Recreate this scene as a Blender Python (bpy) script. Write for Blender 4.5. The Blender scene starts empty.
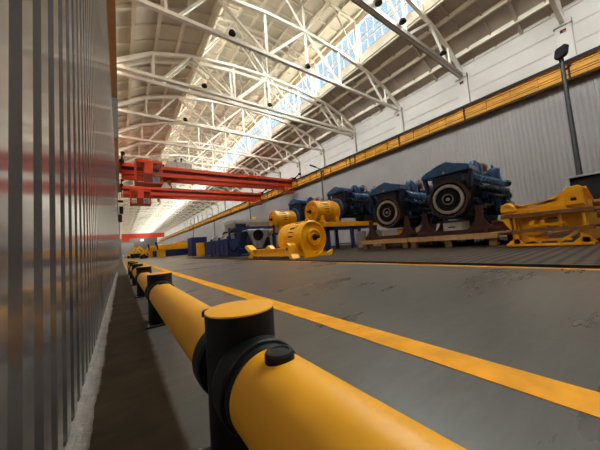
import bpy, math, random
from mathutils import Vector, Matrix
R = math.radians
PI = math.pi
random.seed(7)
scn = bpy.context.scene
COL = scn.collection

# ------------------------------------------------------------------ camera
CAM_Z = 0.60
cd = bpy.data.cameras.new('camera')
cam = bpy.data.objects.new('camera', cd)
COL.objects.link(cam)
a_, b_, c_, f_px = 0.624659168, 0.0696831546, -0.0783549451, 250.757
F = Vector((math.sin(a_)*math.cos(b_), math.cos(a_)*math.cos(b_), math.sin(b_)))
r0 = Vector((math.cos(a_), -math.sin(a_), 0)); u0 = r0.cross(F)
rt = math.cos(c_)*r0 + math.sin(c_)*u0
up = -math.sin(c_)*r0 + math.cos(c_)*u0
cam.matrix_world = Matrix(((rt.x, up.x, -F.x, 0), (rt.y, up.y, -F.y, 0), (rt.z, up.z, -F.z, CAM_Z), (0, 0, 0, 1)))
cd.sensor_width = 36.0
cd.lens = f_px/600*36
cd.clip_start = 0.02; cd.clip_end = 900
scn.camera = cam

# ------------------------------------------------------------------ light
SKY = 1.0
w = bpy.data.worlds.new('sky'); scn.world = w; w.use_nodes = True
bg = w.node_tree.nodes['Background']
bg.inputs[0].default_value = (0.66, 0.82, 0.95, 1)
bg.inputs[1].default_value = SKY
def fill_sun(name, direction, power, angle, col):  # suns added as interior fill through the skylights, since the sky is dim
    l = bpy.data.lights.new(name, 'SUN'); l.energy = power; l.angle = R(angle); l.color = col
    o = bpy.data.objects.new(name, l); COL.objects.link(o)
    o.rotation_euler = Vector(direction).to_track_quat('-Z', 'Y').to_euler()
    o.location = (12, 0, 40)
fill_sun('fill_sun', (-1, .08, -1.0), 78, 72, (1.0, .94, .85))
fill_sun('fill_sun_left', (1, .08, -.95), 58, 72, (1.0, .95, .88))  # second, opposed sun added as fill from the left
scn.view_settings.view_transform = 'Standard'
scn.view_settings.look = 'None'
scn.view_settings.exposure = 0.0
scn.view_settings.gamma = 1.0
scn.view_settings.use_curve_mapping = False
scn.cycles.max_bounces = 10
scn.cycles.diffuse_bounces = 7
scn.cycles.glossy_bounces = 4
scn.cycles.transparent_max_bounces = 16
scn.cycles.use_denoising = True
scn.cycles.sample_clamp_indirect = 12.0

# ------------------------------------------------------------------ materials
def lin(r, g, b):
    f = lambda c: (c/255/12.92) if c/255 <= .04045 else ((c/255+.055)/1.055)**2.4
    return (f(r), f(g), f(b))
def mat(name, rgb, rough=.6, metal=0., var=.12, scale=3., bump=0., bscale=None, coat=0., spec=.5):
    m = bpy.data.materials.new(name); m.use_nodes = True
    nt = m.node_tree; n = nt.nodes; L = nt.links
    b = n['Principled BSDF']
    c = lin(*rgb)
    b.inputs['Roughness'].default_value = rough
    b.inputs['Metallic'].default_value = metal
    b.inputs['Specular IOR Level'].default_value = spec
    b.inputs['Coat Weight'].default_value = coat
    tc = n.new('ShaderNodeTexCoord')
    nz = n.new('ShaderNodeTexNoise'); nz.inputs['Scale'].default_value = scale; nz.inputs['Detail'].default_value = 6
    L.new(tc.outputs['Object'], nz.inputs['Vector'])
    rp = n.new('ShaderNodeValToRGB')
    rp.color_ramp.elements[0].position = .3; rp.color_ramp.elements[1].position = .7
    rp.color_ramp.elements[0].color = (*[x*(1-var) for x in c], 1)
    rp.color_ramp.elements[1].color = (*[min(1, x*(1+var)) for x in c], 1)
    L.new(nz.outputs['Fac'], rp.inputs['Fac']); L.new(rp.outputs['Color'], b.inputs['Base Color'])
    if bump:
        n2 = n.new('ShaderNodeTexNoise'); n2.inputs['Scale'].default_value = bscale or scale*6
        L.new(tc.outputs['Object'], n2.inputs['Vector'])
        bp = n.new('ShaderNodeBump'); bp.inputs['Strength'].default_value = bump; bp.inputs['Distance'].default_value = .02
        L.new(n2.outputs['Fac'], bp.inputs['Height']); L.new(bp.outputs['Normal'], b.inputs['Normal'])
    return m
M = {}
M['galv'] = mat('galvanised_sheet', (150, 144, 142), .15, .75, .05, 2)
M['sheet'] = mat('grey_cladding', (130, 121, 117), .55, 0, .05, .6)
M['plaster'] = mat('white_concrete', (192, 183, 173), .8, 0, .08, .5)
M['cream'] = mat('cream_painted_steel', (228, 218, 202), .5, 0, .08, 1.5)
M['creamdk'] = mat('shaded_cream_chord', (150, 140, 128), .5, 0, .08, 1.5)  # cream darkened: underside shade of the nearest chord put into the colour
M['slab'] = mat('ribbed_slab', (206, 192, 170), .85, 0, .12, .45)
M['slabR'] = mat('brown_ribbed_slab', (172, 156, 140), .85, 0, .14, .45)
M['rib'] = mat('slab_rib', (220, 208, 186), .8, 0, .1, 1)
M['lantern'] = mat('lantern_slab', (206, 196, 178), .8, 0, .08, .5)
M['railyel'] = mat('runway_yellow', (212, 148, 26), .6, 0, .18, 1.2)
M['barrier'] = mat('barrier_yellow', (243, 168, 24), .42, 0, .05, 6)
M['rubber'] = mat('black_polymer', (17, 16, 16), .5, 0, .15, 20, spec=.3)
M['black'] = mat('black_steel', (18, 16, 16), .7, 0, .2, 5, spec=.25)
M['pole'] = mat('pole_grey_green', (36, 36, 33), .5, 0, .1, 5)
M['orange'] = mat('crane_orange', (204, 64, 26), .6, 0, .1, 1)
M['orangedk'] = mat('crane_shade_and_trim', (104, 32, 22), .6, 0, .1, 1)  # darker crane orange: web shadow put into the colour, also used on trim
M['yellow'] = mat('machine_yellow', (255, 176, 0), .36, 0, .12, 4, bump=.1)
M['blue'] = mat('engine_blue', (34, 78, 124), .3, 0, .25, 5, coat=.25)
M['bluelt'] = mat('valve_cover_blue', (84, 130, 170), .3, 0, .15, 8)
M['bluedk'] = mat('engine_dark_blue', (13, 25, 46), .4, 0, .4, 8)
M['standblue'] = mat('stand_blue', (24, 40, 98), .45, 0, .15, 3)
M['redbrown'] = mat('primer_red', (60, 27, 20), .6, 0, .2, 4)
M['rust'] = mat('rusty_flange', (132, 86, 52), .7, 0, .3, 6)
M['steel'] = mat('bare_steel', (178, 172, 164), .35, .6, .2, 10)
M['cast'] = mat('cast_steel', (158, 158, 156), .35, .3, .25, 5)
M['wood'] = mat('pine_wood', (196, 156, 106), .8, 0, .18, 6, bump=.2)
M['white'] = mat('white_plastic', (214, 214, 216), .5, 0, .05, 4)
M['grey'] = mat('grey_cabinet', (160, 158, 152), .6, 0, .08, 2)
M['kerb'] = mat('pale_mortar', (128, 119, 111), .9, 0, .2, 14, bump=.5, bscale=60)
M['rearwall'] = mat('dark_rear_sheet', (112, 102, 98), .7, 0, .1, 1)
M['trolley'] = mat('pale_grey_paint', (200, 198, 190), .6, 0, .08, 2)
M['rim'] = mat('brown_black_rim', (62, 44, 38), .5, .2, .2, 5)
M['ochre'] = mat('runway_ochre', (150, 94, 22), .6, 0, .15, 2)
M['oldwood'] = mat('dark_wood_block', (128, 98, 64), .85, 0, .2, 6)
M['dark'] = mat('dark_interior', (18, 17, 17), .8, 0, .2, 2)
M['red'] = mat('signal_red', (190, 40, 30), .5, 0, .05, 3)
M['linepaint'] = mat('line_paint', (234, 156, 4), .7, 0, .16, 7, spec=.2)

def floor_mat():
    m = bpy.data.materials.new('painted_concrete'); m.use_nodes = True
    nt = m.node_tree; n = nt.nodes; L = nt.links; b = n['Principled BSDF']
    tc = n.new('ShaderNodeTexCoord')
    sep = n.new('ShaderNodeSeparateXYZ'); L.new(tc.outputs['Object'], sep.inputs[0])
    nz = n.new('ShaderNodeTexNoise'); nz.inputs['Scale'].default_value = .9; nz.inputs['Detail'].default_value = 8; nz.inputs['Roughness'].default_value = .65
    mp = n.new('ShaderNodeMapping'); mp.inputs['Scale'].default_value = (.35, 1.5, 1)
    L.new(tc.outputs['Object'], mp.inputs[0]); L.new(mp.outputs[0], nz.inputs['Vector'])
    rp = n.new('ShaderNodeValToRGB')
    rp.color_ramp.elements[0].position = .3; rp.color_ramp.elements[0].color = (*lin(78, 73, 66), 1)
    rp.color_ramp.elements[1].position = .68; rp.color_ramp.elements[1].color = (*lin(95, 89, 80), 1)
    L.new(nz.outputs['Fac'], rp.inputs['Fac'])
    n2 = n.new('ShaderNodeTexNoise'); n2.inputs['Scale'].default_value = 14; n2.inputs['Detail'].default_value = 5
    L.new(tc.outputs['Object'], n2.inputs['Vector'])
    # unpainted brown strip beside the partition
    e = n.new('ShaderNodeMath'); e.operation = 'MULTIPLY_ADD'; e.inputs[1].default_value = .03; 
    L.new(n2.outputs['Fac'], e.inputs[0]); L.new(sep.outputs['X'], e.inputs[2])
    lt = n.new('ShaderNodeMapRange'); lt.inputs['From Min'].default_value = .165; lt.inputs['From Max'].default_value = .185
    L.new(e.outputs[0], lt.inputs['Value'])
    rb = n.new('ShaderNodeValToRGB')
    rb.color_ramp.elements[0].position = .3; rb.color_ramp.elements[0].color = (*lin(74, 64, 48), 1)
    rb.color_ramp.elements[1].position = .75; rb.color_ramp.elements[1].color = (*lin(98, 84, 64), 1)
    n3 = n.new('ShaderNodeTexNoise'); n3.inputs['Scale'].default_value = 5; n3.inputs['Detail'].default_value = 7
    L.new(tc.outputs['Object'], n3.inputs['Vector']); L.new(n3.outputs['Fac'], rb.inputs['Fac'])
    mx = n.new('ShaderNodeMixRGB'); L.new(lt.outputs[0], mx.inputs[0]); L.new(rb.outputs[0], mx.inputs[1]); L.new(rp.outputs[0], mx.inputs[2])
    n4 = n.new('ShaderNodeTexNoise'); n4.inputs['Scale'].default_value = 7; n4.inputs['Detail'].default_value = 8; n4.inputs['Roughness'].default_value = .7
    m4 = n.new('ShaderNodeMapping'); m4.inputs['Scale'].default_value = (.4, 2.2, 1); L.new(tc.outputs['Object'], m4.inputs[0]); L.new(m4.outputs[0], n4.inputs['Vector'])
    r4 = n.new('ShaderNodeMapRange'); r4.inputs['From Min'].default_value = .3; r4.inputs['From Max'].default_value = .7; r4.inputs['To Min'].default_value = .78; r4.inputs['To Max'].default_value = 1.12
    L.new(n4.outputs['Fac'], r4.inputs['Value'])
    x4 = n.new('ShaderNodeMixRGB'); x4.blend_type = 'MULTIPLY'; x4.inputs[0].default_value = 1; L.new(mx.outputs[0], x4.inputs[1]); L.new(r4.outputs[0], x4.inputs[2])
    b.inputs['Specular IOR Level'].default_value = .27
    L.new(x4.outputs[0], b.inputs['Base Color'])
    rr = n.new('ShaderNodeMapRange'); rr.inputs['To Min'].default_value = .25; rr.inputs['To Max'].default_value = .34
    rr.inputs['From Min'].default_value = .3; rr.inputs['From Max'].default_value = .7
    L.new(nz.outputs['Fac'], rr.inputs['Value'])
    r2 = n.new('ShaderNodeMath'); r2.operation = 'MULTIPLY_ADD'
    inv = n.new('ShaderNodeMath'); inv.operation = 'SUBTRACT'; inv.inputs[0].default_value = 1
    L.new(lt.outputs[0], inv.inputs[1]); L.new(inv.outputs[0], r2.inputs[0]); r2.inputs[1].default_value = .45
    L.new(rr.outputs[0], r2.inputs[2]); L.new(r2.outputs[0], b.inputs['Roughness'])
    bp = n.new('ShaderNodeBump'); bp.inputs['Strength'].default_value = .08; bp.inputs['Distance'].default_value = .01
    L.new(n2.outputs['Fac'], bp.inputs['Height']); L.new(bp.outputs['Normal'], b.inputs['Normal'])
    return m
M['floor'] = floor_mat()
def plates_mat():
    m = bpy.data.materials.new('studded_plates'); m.use_nodes = True
    nt = m.node_tree; n = nt.nodes; L = nt.links; b = n['Principled BSDF']
    tc = n.new('ShaderNodeTexCoord')
    mp = n.new('ShaderNodeMapping'); mp.inputs['Rotation'].default_value = (0, 0, R(0))
    L.new(tc.outputs['Object'], mp.inputs[0])
    vo = n.new('ShaderNodeTexVoronoi'); vo.inputs['Scale'].default_value = 5.5; vo.inputs['Randomness'].default_value = .05
    L.new(mp.outputs[0], vo.inputs['Vector'])
    rp = n.new('ShaderNodeValToRGB')
    rp.color_ramp.elements[0].position = .25; rp.color_ramp.elements[0].color = (*lin(92, 76, 62), 1)
    rp.color_ramp.elements[1].position = .6; rp.color_ramp.elements[1].color = (*lin(26, 21, 17), 1)
    L.new(vo.outputs['Distance'], rp.inputs['Fac'])
    nz = n.new('ShaderNodeTexNoise'); nz.inputs['Scale'].default_value = 1.3; nz.inputs['Detail'].default_value = 6
    L.new(tc.outputs['Object'], nz.inputs['Vector'])
    mx = n.new('ShaderNodeMixRGB'); mx.blend_type = 'MULTIPLY'; mx.inputs[0].default_value = .5
    L.new(rp.outputs[0], mx.inputs[1]); L.new(nz.outputs['Color'], mx.inputs[2])
    L.new(mx.outputs[0], b.inputs['Base Color'])
    b.inputs['Roughness'].default_value = .85; b.inputs['Specular IOR Level'].default_value = .15
    bp = n.new('ShaderNodeBump'); bp.inputs['Strength'].default_value = .9; bp.inputs['Distance'].default_value = .03; bp.invert = True
    L.new(vo.outputs['Distance'], bp.inputs['Height']); L.new(bp.outputs['Normal'], b.inputs['Normal'])
    return m
M['plates'] = plates_mat()
def glass_mat():
    m = bpy.data.materials.new('skylight_glass'); m.use_nodes = True
    nt = m.node_tree; n = nt.nodes; L = nt.links
    n.remove(n['Principled BSDF'])
    tr = n.new('ShaderNodeBsdfTransparent'); tr.inputs[0].default_value = (.88, .95, 1, 1)
    gl = n.new('ShaderNodeBsdfGlossy'); gl.inputs['Roughness'].default_value = .08
    mx = n.new('ShaderNodeMixShader'); mx.inputs[0].default_value = .06
    L.new(tr.outputs[0], mx.inputs[1]); L.new(gl.outputs[0], mx.inputs[2])
    L.new(mx.outputs[0], n['Material Output'].inputs[0])
    return m
M['glass'] = glass_mat()
def lamp_mat(name, c, s):
    m = bpy.data.materials.new(name); m.use_nodes = True
    b = m.node_tree.nodes['Principled BSDF']
    b.inputs['Emission Color'].default_value = (*c, 1); b.inputs['Emission Strength'].default_value = s
    return m
M['litwin'] = lamp_mat('lit_window', (.8, .85, 1), 2.0)

# ------------------------------------------------------------------ mesh building
class MB:
    def __init__(s): s.v = []; s.f = []; s.s = []; s.m = []; s.T = None
    def add(s, vs, fs, smooth=False, mi=0):
        k = len(s.v)
        for p in vs:
            p = Vector(p)
            if s.T is not None: p = s.T @ p
            s.v.append(p)
        for f in fs: s.f.append([i+k for i in f]); s.s.append(smooth); s.m.append(mi)
        return s
    def box(s, x0, x1, y0, y1, z0, z1, mi=0):
        v = [(x, y, z) for x in (x0, x1) for y in (y0, y1) for z in (z0, z1)]
        return s.add(v, [(0, 1, 3, 2), (4, 6, 7, 5), (0, 4, 5, 1), (2, 3, 7, 6), (0, 2, 6, 4), (1, 5, 7, 3)], False, mi)
    def bar(s, p, q, w, h, mi=0, upv=(0, 0, 1)):
        p = Vector(p); q = Vector(q); d = (q-p).normalized()
        upv = Vector(upv)
        if abs(d.dot(upv)) > .98: upv = Vector((0, 1, 0))
        sd = d.cross(upv).normalized(); u = sd.cross(d).normalized()
        v = []
        for e in (p, q):
            for i, j in ((-1, -1), (1, -1), (1, 1), (-1, 1)): v.append(e + sd*w/2*i + u*h/2*j)
        return s.add(v, [(3, 2, 1, 0), (4, 5, 6, 7), (0, 1, 5, 4), (1, 2, 6, 5), (2, 3, 7, 6), (3, 0, 4, 7)], False, mi)
    def cyl(s, p, q, r, r2=None, n=16, mi=0, caps=True):
        r2 = r if r2 is None else r2
        p = Vector(p); q = Vector(q); d = (q-p).normalized()
        a = d.orthogonal().normalized(); b = d.cross(a)
        vs = []
        for e, rr in ((p, r), (q, r2)):
            for i in range(n):
                t = 2*PI*i/n; vs.append(e + a*math.cos(t)*rr + b*math.sin(t)*rr)
        s.add(vs, [(i, (i+1) % n, n+(i+1) % n, n+i) for i in range(n)], True, mi)
        if caps:
            s.add(vs[:n], [tuple(reversed(range(n)))], False, mi); s.add(vs[n:], [tuple(range(n))], False, mi)
        return s
    def lathe(s, prof, p, d, n=32, mi=0, smooth=True):
        # prof: (radius, height along d)
        p = Vector(p); d = Vector(d).normalized(); a = d.orthogonal().normalized(); b = d.cross(a)
        k = len(prof); 
        for j in range(k-1):   # separate rings keep hard edges between profile pieces
            vs = []
            for (r, h) in (prof[j], prof[j+1]):
                for i in range(n):
                    t = 2*PI*i/n; vs.append(p + d*h + a*math.cos(t)*max(r, .0001) + b*math.sin(t)*max(r, .0001))
            s.add(vs, [(i, (i+1) % n, n+(i+1) % n, n+i) for i in range(n)], smooth, mi)
        return s
    def tube(s, pts, r, n=10, mi=0):
        P = [Vector(p) for p in pts]; rings = []; a = None
        for i, p in enumerate(P):
            d = ((P[min(i+1, len(P)-1)]-P[max(i-1, 0)])).normalized()
            a = (a - d*a.dot(d)).normalized() if a is not None and (a - d*a.dot(d)).length > 1e-4 else d.orthogonal().normalized()
            b = d.cross(a)
            rings.append([p + a*math.cos(2*PI*k/n)*r + b*math.sin(2*PI*k/n)*r for k in range(n)])
        vs = [x for rg in rings for x in rg]; fs = []
        for i in range(len(P)-1):
            for k in range(n): fs.append((i*n+k, i*n+(k+1) % n, (i+1)*n+(k+1) % n, (i+1)*n+k))
        s.add(vs, fs, True, mi)
        s.add(rings[0], [tuple(reversed(range(n)))], False, mi); s.add(rings[-1], [tuple(range(n))], False, mi)
        return s
    def prism(s, poly, ax, a, b, mi=0, scale2=1., c2=(0, 0)):
        # poly in the plane across axis ax, from a to b
        def P(u, v, t):
            return {'x': (t, u, v), 'y': (u, t, v), 'z': (u, v, t)}[ax]
        n = len(poly)
        vs = [P(u, v, a) for u, v in poly] + [P(c2[0]+(u-c2[0])*scale2, c2[1]+(v-c2[1])*scale2, b) for u, v in poly]
        return s.add(vs, [tuple(reversed(range(n))), tuple(range(n, 2*n))] + [(i, (i+1) % n, n+(i+1) % n, n+i) for i in range(n)], False, mi)
    def build(s, name, mats, parent=None, bevel=0., seg=2):
        me = bpy.data.meshes.new(name); me.from_pydata([tuple(v) for v in s.v], [], s.f); me.update()
        me.polygons.foreach_set('use_smooth', s.s); me.polygons.foreach_set('material_index', s.m)
        import bmesh
        bm = bmesh.new(); bm.from_mesh(me); bmesh.ops.recalc_face_normals(bm, faces=bm.faces); bm.to_mesh(me); bm.free()
        for m in (mats if isinstance(mats, (list, tuple)) else [mats]): me.materials.append(m)
        o = bpy.data.objects.new(name, me); COL.objects.link(o)
        if parent is not None: o.parent = parent
        if bevel:
            md = o.modifiers.new('bevel', 'BEVEL'); md.width = bevel; md.segments = seg; md.limit_method = 'ANGLE'; md.angle_limit = R(50)
        return o
def thing(name, label, cat, loc=(0, 0, 0), rz=0., group=None):
    o = bpy.data.objects.new(name, None); COL.objects.link(o); o.empty_display_size = .1
    o.location = loc; o.rotation_euler = (0, 0, rz)
    return tag(o, label, cat, group)
def tag(o, label, cat, group=None, kind=None):
    o['label'] = label; o['category'] = cat
    if group: o['group'] = group
    if kind: o['kind'] = kind
    return o
def struct(name, mb, m, parent=None, label=None, bevel=0):
    o = mb.build(name, m, parent, bevel)
    if parent is None:
        o['kind'] = 'structure'
        if label: o['label'] = label
    return o
def dup(root, loc, rz=None, label=None, group=None):
    r = root.copy(); COL.objects.link(r); r.location = loc
    if rz is not None: r.rotation_euler = (0, 0, rz)
    if label: r['label'] = label
    if group: r['group'] = group
    for ch in list(root.children):
        c = ch.copy(); COL.objects.link(c); c.parent = r
        for g in ch.children:
            d = g.copy(); COL.objects.link(d); d.parent = c
    return r

# ================================================================== the hall
YB, YE = -14.0, 230.0      # unseen rear wall and far gable
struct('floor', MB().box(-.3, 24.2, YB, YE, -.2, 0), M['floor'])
pl = MB().box(4.76, 17.5, -6, 24, .0, .028)
struct('floor', pl, M['plates'])
struct('trim_3', MB().box(4.685, 4.76, -6, 24, .0, .045), M['black'])
# --- left partition: trapezoidal sheet, ridge .075 wide each .15 m
def trapez(x_r, x_v, y0, y1, z0, z1, p, ridge, fl, mb):
    y = y0; prof = []
    while y < y1:
        prof += [(x_r, y), (x_r, y+ridge), (x_v, y+ridge+fl), (x_v, y+p-fl)]
        y += p
    n = len(prof)
    vs = [(x, yy, z0) for x, yy in prof]+[(x, yy, z1) for x, yy in prof]
    mb.add(vs, [(i, i+1, n+i+1, n+i) for i in range(n-1)], False)
    return mb
LW_TOP = 7.05
wl = trapez(-.15, -.185, -2.01+.69-.69, 150, .02, LW_TOP, .15, .075, .012, MB())
wl.box(-.26, -.2, YB, YE, 0, LW_TOP)
struct('wall_left', wl, M['galv'])
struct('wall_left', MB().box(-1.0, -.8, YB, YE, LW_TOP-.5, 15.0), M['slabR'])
# pale mortar fillet along its foot
random.seed(3)
kb = MB(); y = -2.
prev = -.098
vs = []; 
while y < 12:
    vs.append((y, -.094+random.uniform(-.003, .003)+.004*math.sin(y*4)+.003*math.sin(y*17))); y += .03
for i in range(len(vs)-1):
    (ya, xa), (yb, xb) = vs[i], vs[i+1]
    kb.add([(-.2, ya, 0), (-.2, yb, 0), (-.2, ya, .014), (-.2, yb, .014), (xa-.006, ya, .008), (xb-.006, yb, .008), (xa, ya, 0), (xb, yb, 0)],
           [(0, 1, 3, 2), (2, 3, 5, 4), (4, 5, 7, 6)], False)
kb.box(-.152, -.134, -2, 12, 0, .028)
struct('baseboard_left', kb, M['kerb'])
# --- right wall
wr = trapez(23.972, 24.0, -6, 200, 0, 9.7, .25, .12, .04, MB())
wr.box(24.02, 24.2, YB, YE, 0, 9.7)
struct('wall_right', wr, M['sheet'])
wu = MB().box(24.0, 24.3, YB, YE, 9.7, 15.4)
for z in (11.95, 13.15): wu.box(23.985, 24.0, YB, YE, z-.02, z+.02)
for z0, z1 in ((12.0, 13.1), (13.2, 14.35)): wu.box(23.97, 24.0, YB, YE, z0, z1)
wu.box(23.9, 24.0, YB, YE, 14.35, 15.0)
struct('wall_right', wu, M['plaster'])
struct('wall_far', MB().box(-1, 24.3, YE, YE+.3, 0, 22), M['sheet'])
struct('wall_rear', MB().box(-1, 24.3, YB-.3, YB, 0, 22), M['rearwall'])  # unseen wall, added and toned dark for the left partition's reflections
g = MB().box(.6, 8.3, YE-.12, YE, 0, 10.6); g.box(4.3, 4.5, YE-.16, YE-.1, 0, 10.6)
struct('door_1', g, M['grey'])
struct('window_3', MB().box(13.0, 14.6, YE-.1, YE, 11.4, 12.8), M['litwin'])

TY = [2.0-12, 2.0-6, 2.0, 8.0, 14.0, 20.0, 20.75] + [26.3+6*k for k in range(34)]
# --- roof slabs
CH = [(0, 13.95), (2.2, 15.3), (5, 16.15), (8.5, 16.65), (12, 16.8), (15.5, 16.65), (19, 16.15), (21.8, 15.3), (24, 13.95)]
def zt(x):
    for (xa, za), (xb, zb) in zip(CH, CH[1:]):
        if xa <= x <= xb: return za+(zb-za)*(x-xa)/(xb-xa)
    return CH[0][1] if x < 0 else CH[-1][1]
XA, XB = 5.6, 18.4
def zroof(x):   # underside of the ribs
    return zt(x)+.2
def roof_side(xs, m, right):
    mb = MB(); rb = MB()
    for xa, xb in zip(xs, xs[1:]):
        za, zb = zroof(xa)+.28, zroof(xb)+.28
        mb.add([(xa, YB, za), (xb, YB, zb), (xb, YE, zb), (xa, YE, za), (xa, YB, za+.1), (xb, YB, zb+.1), (xb, YE, zb+.1), (xa, YE, za+.1)],
               [(0, 3, 2, 1), (4, 5, 6, 7), (0, 1, 5, 4), (2, 3, 7, 6), (1, 2, 6, 5), (3, 0, 4, 7)], False)
        y = YB
        k = 0
        while y < 150:
            rb.bar((xa, y, za-.06), (xb, y, zb-.06), .09 if k % 4 else .2, .16 if k % 4 else .3, 1); y += 1.5; k += 1
    for x in xs:
        rb.box(x-.10, x+.10, YB, YE, zroof(x), zroof(x)+.32)
    c = struct('ceiling', mb, m)
    rb.build('rib', [M['rib'], M['slab'] if not right else M['slabR']], c)
    return c
roof_side([0, .95, 2.4, 3.9, 5.5], M['slab'], False)
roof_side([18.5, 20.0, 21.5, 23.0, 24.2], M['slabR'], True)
# --- lantern
ZL = 20.6
mb = MB(); rb = MB()
xs = [4.9, 6, 7.5, 9, 10.5, 12, 13.5, 15, 16.5, 18, 19.1]
zl = lambda x: ZL+.12+(1-abs(x-12)/6.2)*.55
for xa, xb in zip(xs, xs[1:]):
    za, zb = zl(xa)+.3, zl(xb)+.3
    mb.add([(xa, YB, za), (xb, YB, zb), (xb, YE, zb), (xa, YE, za), (xa, YB, za+.1), (xb, YB, zb+.1), (xb, YE, zb+.1), (xa, YE, za+.1)],
           [(0, 3, 2, 1), (4, 5, 6, 7), (0, 1, 5, 4), (2, 3, 7, 6), (1, 2, 6, 5), (3, 0, 4, 7)], False)
    y = YB
    while y < 150: rb.bar((xa, y, za-.06), (xb, y, zb-.06), .1, .14); y += 1.5
for x in xs[1:-1]: rb.box(x-.09, x+.09, YB, YE, zl(x), zl(x)+.34)
c = struct('ceiling', mb, M['lantern']); rb.build('rib', M['rib'], c)
for i, (x, sg) in enumerate(((XB, 1), (XA, -1))):
    cb = MB().box(x-.07, x+.07, YB, YE, zt(x)+.1, 17.35)
    cb.box(min(x, x-.2*sg), max(x, x-.2*sg), YB, YE, 16.45, 16.62)
    cb.box(x-.07, x+.07, YB, YE, 20.45, 20.95)
    struct('trim_%d' % (i+1), cb, M['rib'])
    fr = MB()
    for z in (17.4, 18.35, 18.9, 20.4): fr.box(x-.04, x+.04, YB, YE, z-.035, z+.035)
    y = YB
    while y < 150:
        fr.box(x-.03, x+.03, y-.02, y+.02, 17.35, 20.45); y += .75
    wdw = struct('window_%d' % (i+1), fr, M['grey'])
    MB().box(x-.006, x+.006, YB, YE, 17.35, 20.45).build('glass', M['glass'], wdw)

# --- columns and pilasters above the runway beam
for i, y in enumerate(TY):
    if y > 125 or y == 20.75 or y < -5: continue
    yy = y if y != 20.0 else 20.35
    cm = MB().box(23.72, 24.0, yy-.38, yy+.38, 10.85, 13.6); cm.box(23.62, 24.0, yy-.42, yy+.42, 13.3, 13.62)
    cl = struct('trim_%d' % (i+4), cm, M['plaster'])
    MB().box(23.70, 23.72, yy-.13, yy+.16, 12.95, 13.07).box(23.70, 23.72, yy+.02, yy+.16, 12.86, 12.95).build('marker_plate', M['black'], cl)
    MB().box(23.695, 23.72, yy-.13, yy+.02, 12.84, 12.95).build('orange_sticker', M['orange'], cl)

# --- crane runway beams
def runway(x0, x1, xw, y0, y1, label, dark=True):
    t = thing('crane_runway_beam', label, 'crane beam', (0, y0, 0))
    b = MB().box(x0, x1, 0, y1-y0, 10.62, 10.72).box(x0, x1, 0, y1-y0, 9.58, 9.66)
    b.box(xw-.03, xw+.03, 0, y1-y0, 9.6, 10.7).build('girder', M['railyel'], t)
    MB().box(xw-.1, xw+.1, 0, y1-y0, 10.72, 10.90).box(x0-.04, x0, 0, y1-y0, 10.63, 10.74).box(x0-.03, x0, 0, y1-y0, 9.52, 9.63).build('rail', M['black'], t)
    s = MB(); y = 1.0
    while y < min(y1-y0, 120): s.box(min(x0, xw)+.03, xw, y-.02, y+.02, 9.66, 10.62); y += 1.5
    s.box(xw-.12, xw-.03, 0, y1-y0, 10.1, 10.14)
    MB().box(x0-.02, x0+.03, 0, y1-y0, 10.36, 10.40).box(x0-.02, x0+.03, 0, y1-y0, 9.86, 9.90).build('conductor_line', M['black'], t)
    s.build('stiffener', M['railyel'], t)
    if not dark:
        for c in t.children:
            if c.data.materials[0] is M['railyel']: c.data.materials[0] = M['ochre']
    return t
rw = runway(23.35, 23.75, 23.56, -8, 215, 'yellow crane runway beam running along the top of the grey cladding')
k = MB()
for y in TY:
    if -8 < y < 130: k.box(23.31, 23.35, y+8-.05, y+8+.05, 9.5, 10.8)
k.build('bracket', M['black'], rw)
rwl = runway(-.32, .055, -.14, 2, 215, 'ochre runway beam above the reflective partition', False)
MB().box(-.35, .075, 14.8, 20.5, 9.5, 10.9).build('cable_housing', M['grey'], rwl)

# --- roof trusses
def truss_parts():
    P = []
    P.append(('bottom_chord', MB().box(.1, 23.9, -.11, .11, 13.45, 13.68), M['cream']))
    tc = MB()
    for (xa, za), (xb, zb) in zip(CH, CH[1:]): tc.bar((xa, 0, za), (xb, 0, zb), .24, .22)
    P.append(('top_chord', tc, M['cream']))
    D = [((2.9, 13.6), (4.9, 16.1)), ((5.0, 16.1), (8.4, 13.6)), ((8.6, 13.6), (11.9, 16.75)), ((12.1, 16.75), (15.4, 13.6)),
         ((15.6, 13.6), (19.0, 16.1)), ((19.1, 16.1), (21.4, 13.6))]
    for p, q in D: P.append(('diagonal', MB().bar((p[0], 0, p[1]), (q[0], 0, q[1]), .16, .15), M['cream']))
    for x in (2.3, 8.5, 12.0, 15.5, 21.8): P.append(('vertical', MB().bar((x, 0, 13.6), (x, 0, zt(x)), .13, .13), M['cream']))
    lf = MB()
    for x in (5.85, 18.15): lf.bar((x, 0, zt(x)), (x, 0, ZL+.1), .16, .16)
    lf.bar((5.8, 0, ZL), (12, 0, ZL+.6), .14, .16); lf.bar((12, 0, ZL+.6), (18.2, 0, ZL), .14, .16)
    lf.bar((12, 0, 16.8), (12, 0, ZL+.6), .1, .1)
    for sx in (-1, 1):
        lf.bar((12, 0, 16.8), (12+3.2*sx, 0, ZL+.3), .1, .1); lf.bar((12+5.9*sx, 0, 17.2), (12+3.2*sx, 0, ZL+.3), .09, .09)
    P.append(('lantern_frame', lf, M['cream']))
    return P
g0 = 'roof trusses receding down the hall'
tr0 = thing('roof_truss', 'roof truss nearest overhead, its thick bottom chord dark from below', 'roof truss', (0, 8, 0))
for nm, mbq, m in truss_parts(): mbq.build(nm, m, tr0)
MB().box(.1, 24.0, -.17, -.11, 13.42, 13.7).box(.1, 24.0, .11, .17, 13.42, 13.7).build('chord_channel', M['creamdk'], tr0)
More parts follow.
